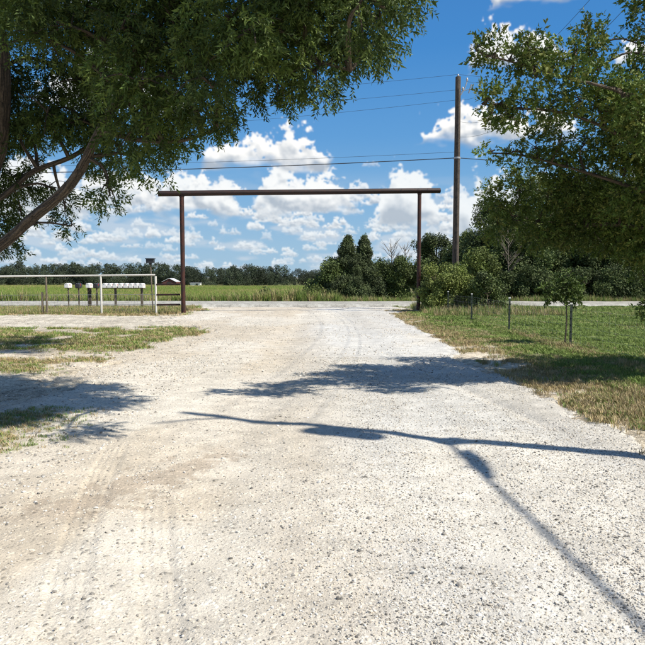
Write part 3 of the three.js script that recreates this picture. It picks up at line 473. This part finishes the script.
{
  const bx = 5.62, bd = 14.9, y0 = H(bx, bd), t = thing('sapling', 'small round leafy sapling rising behind the wire fence post', 'sapling', undefined, V(bx, y0, -bd));
  part('trunk', limb([V(0, -.1, 0), V(.03, .6, 0), V(-.02, 1.25, .02)], .022, .01, 7, 10), M.bark, t);
  const cl = [[0, 1.42, 0, .26], [-.22, 1.3, .05, .2], [.2, 1.28, 0, .22], [-.42, 1.14, 0, .14], [.3, 1.05, .1, .13], [0, 1.18, .12, .24], [.05, 1.6, 0, .14], [-.5, 1.28, -.1, .1], [.1, 1.3, -.2, .2]].map(([x, y, z, r]) => ({ c: V(x, y, z), r }));
  part('branches', twigsTo(cl, [V(.03, .6, 0), V(0, .9, 0), V(-.02, 1.25, .02)], 47, .012, 4), M.bark, t).userData.kind = 'stuff';
  crownOf(t, cl, [leafSprig(11, 8, .12, .075, .036, 1.1, 0)], M.leaf, [[.09, .14, .03], [.115, .17, .036], [.075, .115, .026]], { density: 620, droop: .15, seed: 57 });
}
// far-off wood that reads as one mass
{
  const r = rng(91), list = [], m = new THREE.Matrix4(), q = new THREE.Quaternion(), e = new THREE.Euler(), g = puff(9, 130, 1, .30);
  for (let k = 0; k < 1000; k++) {
    const d = 370 + 75 * r(), x = (r() - .45) * 900, top = (4.5 + 9 * fbm(x * .018, 2, 3)) * (.62 + .62 * r()), w = top * (.28 + .2 * r()), tone = .65 + .7 * r(), y0 = H(x, d);
    for (let i = 0; i < 20; i++) { const u = r(), a = r() * 6.28, rr = w * Math.sqrt(r()) * Math.sqrt(Math.max(.1, 1 - Math.pow((u - .4) / .65, 2))), s = (.8 + .9 * r()) * top / 10; e.set(r() * 6, r() * 6, r() * 6); q.setFromEuler(e); m.compose(V(x + Math.cos(a) * rr, y0 + top * (.06 + .9 * u), -d + Math.sin(a) * rr), q, V(s * 1.1, s * .85, s)); const t = tone * (.8 + .4 * r()); list.push({ m: m.clone(), c: lin(.042 * t, .06 * t, .03 * t) }); }
  }
  stuff('far_woodland', g, M.farLeaf, list, scene, { label: 'dark band of far trees along the end of the field', category: 'woodland' });
}

// ------------------------------------------------------------------ the pipe gateway
{
  const dL = 27.6, dR = 29.6, t = thing('pipe_gateway', 'rusty brown overhead pipe gateway spanning the gravel driveway', 'gateway'), a = at(158, 193.6, 27.45), b = at(440, 190.6, 29.75);
  const pL = a.clone().lerp(b, 22 / 282), pR = a.clone().lerp(b, 260 / 282);
  for (const [p, r] of [[pL, .095], [pR, .085]]) { part('post', limb([V(p.x, H(p.x, -p.z) - .25, p.z), V(p.x, p.y - .11, p.z)], r, r, 18, 2), M.rust, t); part('weld_collar', new THREE.CylinderGeometry(r + .02, r + .012, .05, 18).translate(p.x, p.y - .13, p.z), M.darkPipe, t); part('base_collar', new THREE.CylinderGeometry(r + .05, r + .09, .1, 14).translate(p.x, H(p.x, -p.z) + .02, p.z), M.soil2, t); }
  part('crossbeam', limb([a, b], .118, .118, 18, 2), M.darkPipe, t);
}
// white pipe fence with dark rails next to the gate post
{
  const d = 27.7, t = thing('pipe_fence', 'white pipe fence with one long top rail left of the gateway', 'fence'), x0 = X(-60, d), x1 = X(155.5, d), yT = 1.66;
  part('top_rail', rod(V(x0, yT - .06, -d), V(x1, yT + .03, -d), .038, 12), M.white, t);
  for (const [px, r, w, m] of [[-40, .045, 1, M.white], [46.7, .038, 1, M.wood], [101.3, .042, 1, M.white], [156, .045, 1, M.white]]) { const x = X(px, d); part('post', rod(V(x, H(x, d) - .2, -d - .003), V(x, yT - .02, -d - .003), r, 12), m, t); }
  { const x = X(41.5, d); part('post', rod(V(x, H(x, d) - .2, -d - .08), V(x, .95, -d - .08), .045, 12), M.wood, t); }
  for (const y of [.85, .42]) part('wire', rod(V(x0, y - .04, -d - .06), V(x1, y, -d - .06), .009, 5), M.wire, t);
  for (let i = 0; i < 70; i++) { const x = lerp(x0, x1, i / 70); part('stay_wire', rod(V(x, .1, -d - .065), V(x, .86, -d - .065), .003, 4), M.wire, t); }
  const s = thing('rail_section', 'short section of three dark rails joining white fence to gate post', 'fence');
  for (const y of [1.28, .84, .41]) part('rail', rod(V(X(156.6, d), y, -d + .0), V(X(180.2, d), y + .01, -d), .04, 10), M.darkPipe, s);
}
// mailboxes by the road
{
  const d = 33, bw = .2, arch = new THREE.Shape(); arch.moveTo(-.1, 0); arch.lineTo(.1, 0); arch.lineTo(.1, .13); arch.absarc(0, .13, .1, 0, Math.PI, false); arch.lineTo(-.1, 0);
  const body = new THREE.ExtrudeGeometry(arch, { depth: .46, bevelEnabled: true, bevelSize: .004, bevelThickness: .004, bevelSegments: 1, curveSegments: 8 }).translate(0, 0, -.23), door = new THREE.ExtrudeGeometry(arch, { depth: .012, bevelEnabled: false, curveSegments: 8 }).scale(.95, .95, 1).translate(0, .004, .236), latch = box(.03, .02, .02, 0, .2, .255), flag = box(.008, .11, .04, .11, .15, .05);
  const mail = (px, y, label, group, mat = M.mailWhite, dd = d) => { const x = X(px, dd), t = thing('mailbox', label, 'mailbox', group, V(x, y, -dd)); part('body', body, mat, t); const dr = part('door', door, mat, t); part('latch', latch, M.grey, dr); part('flag', flag, M.flag, t); return t; };
  const st = thing('mailbox_stand', 'plank on two wooden posts carrying the row of white mailboxes', 'stand'), xa = X(103.5, d), xb = X(146, d), yb = 1.06;
  part('plank', box(xb - xa, .04, .3, (xa + xb) / 2, yb - .026, -d), M.wood, st);
  for (const px of [115.7, 142]) { const x = X(px, d); part('post', box(.1, yb - .05 + .3, .1, x, (yb - .05 - .3) / 2 + .0, -d), M.wood, st); }
  [106, 111, 116.2, 121.6, 127, 132.3, 137.4, 142.4].forEach(px => mail(px, yb, 'white metal mailbox in the row on the plank', 'mailboxes in a row on the plank'));
  const single = (px, label, mat, w) => { const x = X(px, d), p = thing('mailbox_post', label, 'post'); part('post', box(w, yb + .3, w, x, (yb - .3) / 2 - .003, -d), w > .12 ? M.bark : M.wood, p); part('arm', box(.16, .03, .3, x, yb + .0, -d), M.wood, p).position.y = -.018; };
  single(89.7, 'thick dark wooden post under the single white mailbox', M.wood, .15); mail(89.7, yb + .003, 'single white mailbox on a thick dark post');
  single(68.6, 'thin post under the white mailbox farthest from the plank', M.wood, .05); mail(68.6, yb + .003, 'white mailbox on a thin post, farthest from the plank');
  single(79, 'thin post under the black mailbox', M.wood, .06); mail(79, yb + .003, 'black mailbox between two single white mailboxes', undefined, M.mailDark);
  single(97, 'thin post under the black mailbox beside the row', M.wood, .06); mail(97, yb + .003, 'black mailbox between the single white one and the row', undefined, M.mailDark);
}
// dark box on a thin pole beside the white fence
{
  const a = at(153.3, 311, 28.6), b = at(150.4, 263, 28.6), t = thing('pole_box', 'dark flat box on top of a thin leaning pole behind the white fence', 'box on pole');
  part('pole', rod(V(a.x, -.2, a.z), V(b.x, b.y, b.z), .028, 8), M.wood, t); part('box', box(.32, .17, .26, b.x, b.y + .085, b.z), M.blackMetal, t); part('lid', box(.38, .03, .32, b.x, b.y + .188, b.z), M.blackMetal, t); part('bracket', box(.1, .1, .1, b.x, b.y - .03, b.z), M.blackMetal, t);
}
// ------------------------------------------------------------------ wire fence on the right
{
  const t = thing('wire_fence', 'low wire fence on dark steel posts along the lawn edge', 'fence'), ps = [[5.75, 10.4], [5.6, 14.5], [5.34, 18.4], [5.28, 22.8], [5.24, 26.9]], h = .95;
  const tp = mergeGeometries([box(.035, h + .3, .008, 0, (h - .3) / 2, 0), box(.008, h + .3, .03, 0, (h - .3) / 2, -.0191), ...[.2, .35, .5, .65, .8].map(y => box(.02, .015, .012, 0, y, .0102))]);
  for (const [x, d] of ps) { const p = part('post', tp, M.tpost, t, V(x, H(x, d), -d)); p.scale.set(1.5, 1, 1.5); part('white_tip', box(.04, .035, .014, 0, h + .019, -.004), M.tip, p); }
  for (let i = 0; i < ps.length - 1; i++) {
    const [xa, da] = ps[i], [xb, db] = ps[i + 1], ga = [], A = V(xa, H(xa, da), -da), Bb = V(xb, H(xb, db), -db);
    for (const y of [.12, .3, .48, .66, .86]) part('line_wire', limb([A.clone().setY(A.y + y), A.clone().lerp(Bb, .5).add(V(0, y - .02, 0)), Bb.clone().setY(Bb.y + y)], .0013, .0013, 4, 6), M.wire, t);
    for (let k = 1; k < 16; k++) { const p = A.clone().lerp(Bb, k / 16); ga.push(rod(p.clone().add(V(0, .1, 0)), p.clone().add(V(0, .85, 0)), .001, 4)); } part('stay_wires', mergeGeometries(ga), M.wire, t);
  }
}
// ------------------------------------------------------------------ utility poles and lines
const insul = new THREE.LatheGeometry([[0, 0], [.03, 0], [.05, .03], [.03, .05], [.055, .08], [.035, .11], [.04, .15], [0, .17]].map(([x, y]) => new THREE.Vector2(x, y)), 10);
const PX = X(455, 31), PH = 10.95;
{
  const d = 31, t = thing('utility_pole', 'tall weathered wooden utility pole rising from the bushes', 'utility pole', undefined, V(PX, H(PX, d), -d));
  part('shaft', limb([V(0, -.3, 0), V(0, 5, 0), V(.0, PH, 0)], .165, .125, 14, 12), M.pole, t); part('insulator', insul, M.porcelain, t, V(0, PH - .03, 0));
  part('bracket', limb([V(.08, PH - .9, 0), V(.3, PH - .55, 0), V(.42, PH - .18, 0)], .03, .025, 6, 5), M.grey, t); part('insulator', insul, M.porcelain, t, V(.42, PH - .2, 0)); part('insulator', insul, M.porcelain, t, V(.22, PH - .62, .0)); part('cutout', mergeGeometries([rod(V(.5, PH - .75, .0), V(.62, PH - .35, .05), .03, 8), rod(V(.1, PH - .7, 0), V(.56, PH - .55, .03), .014, 6)]), M.grey, t);
  part('clamp', new THREE.CylinderGeometry(.165, .165, .08, 14).translate(0, 7.2, 0), M.grey, t); part('ground_wire', rod(V(.0, 0, .163), V(.0, PH - .6, .132), .008, 5), M.cable, t);
}
const NP = V(5.85, 0, -4.28), NH = 9.5;
{
  const t = thing('utility_pole', 'wooden utility pole with grey transformer can, outside the view, casting the long shadow', 'utility pole', undefined, V(NP.x, -.02, NP.z));
  part('shaft', limb([V(0, -.2, 0), V(0, 5, 0), V(0, NH, 0)], .115, .065, 14, 10), M.pole, t); part('insulator', insul, M.porcelain, t, V(0, NH - .02, 0));
  const tr = part('transformer', new THREE.LatheGeometry([[0, 0], [.13, 0], [.145, .03], [.145, .7], [.155, .72], [.13, .77], [0, .82]].map(([x, y]) => new THREE.Vector2(x, y)), 20), M.grey, t, V(.02, NH - 2.6, .26)); part('bushing', insul, M.porcelain, tr, V(.05, .79, .05)); part('mount', box(.08, .5, .16, 0, NH - 2.2, .12), M.grey, t);
  part('cutout_arm', limb([V(0, NH - .7, 0), V(-.25, NH - .45, .2), V(-.5, NH - .3, .45)], .03, .02, 6, 5), M.grey, t);
  part('clamp', new THREE.CylinderGeometry(.14, .14, .08, 12).translate(0, NH - 3.6, 0), M.grey, t);
}
function line(name, label, a, b, sag, r, group, mat = M.cable) { const pts = []; for (let i = 0; i <= 24; i++) { const t = i / 24, p = a.clone().lerp(b, t); p.y -= sag * 4 * t * (1 - t); pts.push(p); } return lone(name, limb(pts, r, r, 6, 48), mat, { label, category: 'cable', ...(group ? { group } : {}) }); }
{
  const P = (y, ox = 0) => V(PX + ox, y, -31), L = y => V(-46, y, -33), R = y => V(60, y, -34);
  line('power_line', 'uppermost thin wire running left along the road from the pole top', P(11.08), L(10.7), 1.1, .006); line('power_line', 'thin wire just below the uppermost one, left of the pole', P(10.4, .2), L(10.1), 1.1, .006); line('power_line', 'thin wire third from the top, left of the pole', P(9.9, -.13), L(9.2), 1.2, .006);
  line('power_line', 'uppermost wire running on behind the right tree from the pole top', P(11.08), R(10.9), 1.1, .006); line('power_line', 'thin wire from the bracket running on behind the right tree', P(10.75, .42), R(10.4), 1.1, .006);
  line('telephone_cable', 'thick black cable crossing above the gateway to the left of the pole', P(7.22, -.15), L(7.3), .62, .02); line('telephone_cable', 'thin cable just above the thick one, left of the pole', P(7.5, -.14), L(7.6), .6, .007); line('telephone_cable', 'thick black cable running on right of the pole behind the tree', P(7.22, .15), R(7), .8, .018);
  line('service_wire', 'highest of three wires slanting down to the pole above the right tree', P(9.9, .13), V(NP.x, NH - .4, NP.z), 1.55, .005); line('service_wire', 'middle of three wires slanting down to the pole above the right tree', P(8.9, .13), V(NP.x, NH - 1.2, NP.z), 1.7, .005); line('service_wire', 'lowest of three wires slanting down to the pole above the right tree', P(8.2, .14), V(NP.x, NH - 1.8, NP.z), 1.4, .0055);
  line('telephone_cable', 'thick cable running back from the pole outside the view, casting the diagonal shadow', V(NP.x, NH - 3.6, NP.z + .13), V(NP.x + .6, NH - 3.2, NP.z + 26), .5, .022);
  const t = thing('splice_case', 'dark cable splice case hanging by the pole outside the view', 'splice case', undefined, V(NP.x + .02, NH - 3.7, NP.z + .75)); part('body', new THREE.LatheGeometry([[0, -.42], [.03, -.42], [.04, -.32], [.058, -.2], [.066, 0], [.058, .2], [.04, .32], [.03, .42], [0, .42]].map(([x, y]) => new THREE.Vector2(x, y)), 14).rotateX(Math.PI / 2), M.cable, t); part('hanger', box(.02, .2, .02, 0, .1, .15), M.grey, t); part('hanger', box(.02, .2, .02, 0, .1, -.15), M.grey, t);
}
// ------------------------------------------------------------------ farm buildings far off
{
  const d = 290, x = X(171.5, d), y = H(x, d), t = thing('barn', 'small dark red barn with pale roof at the far side of the field', 'barn', undefined, V(x, y, -d)), w = 6.4;
  part('wall', box(w, 2.2, 8, 0, 1.1 - .2, 0), M.barn, t); const gb = new THREE.Shape(); gb.moveTo(-w / 2, 0); gb.lineTo(w / 2, 0); gb.lineTo(.6, 1.3); gb.lineTo(-.6, 1.3); part('gable', new THREE.ExtrudeGeometry(gb, { depth: 7.8, bevelEnabled: false }).translate(0, 2.003, -3.9), M.barn, t);
  for (const s of [-1, 1]) part('roof', box(3.5, .14, 8.6).rotateZ(-s * .47).translate(s * 1.72, 2.78, 0), M.roofWhite, t); part('door', box(2, 1.9, .08, 0, .9, 4.05), M.glass, t);
  const d2 = 300, x2 = X(196, d2), u = thing('farm_shed', 'low white shed right of the red barn at the far field edge', 'shed', undefined, V(x2, H(x2, d2), -d2)); part('wall', box(4.6, 1.4, 3.4, 0, .6, 0), M.wallWhite, u); part('roof', box(5, .16, 3.9, 0, 1.39, 0), M.roofWhite, u); part('door', box(.9, 1.1, .06, .8, .55, 1.74), M.glass, u);
}

scene.traverse(o => { if (o.isMesh) { o.castShadow = true; o.receiveShadow = true; } });
renderer.render(scene, camera);
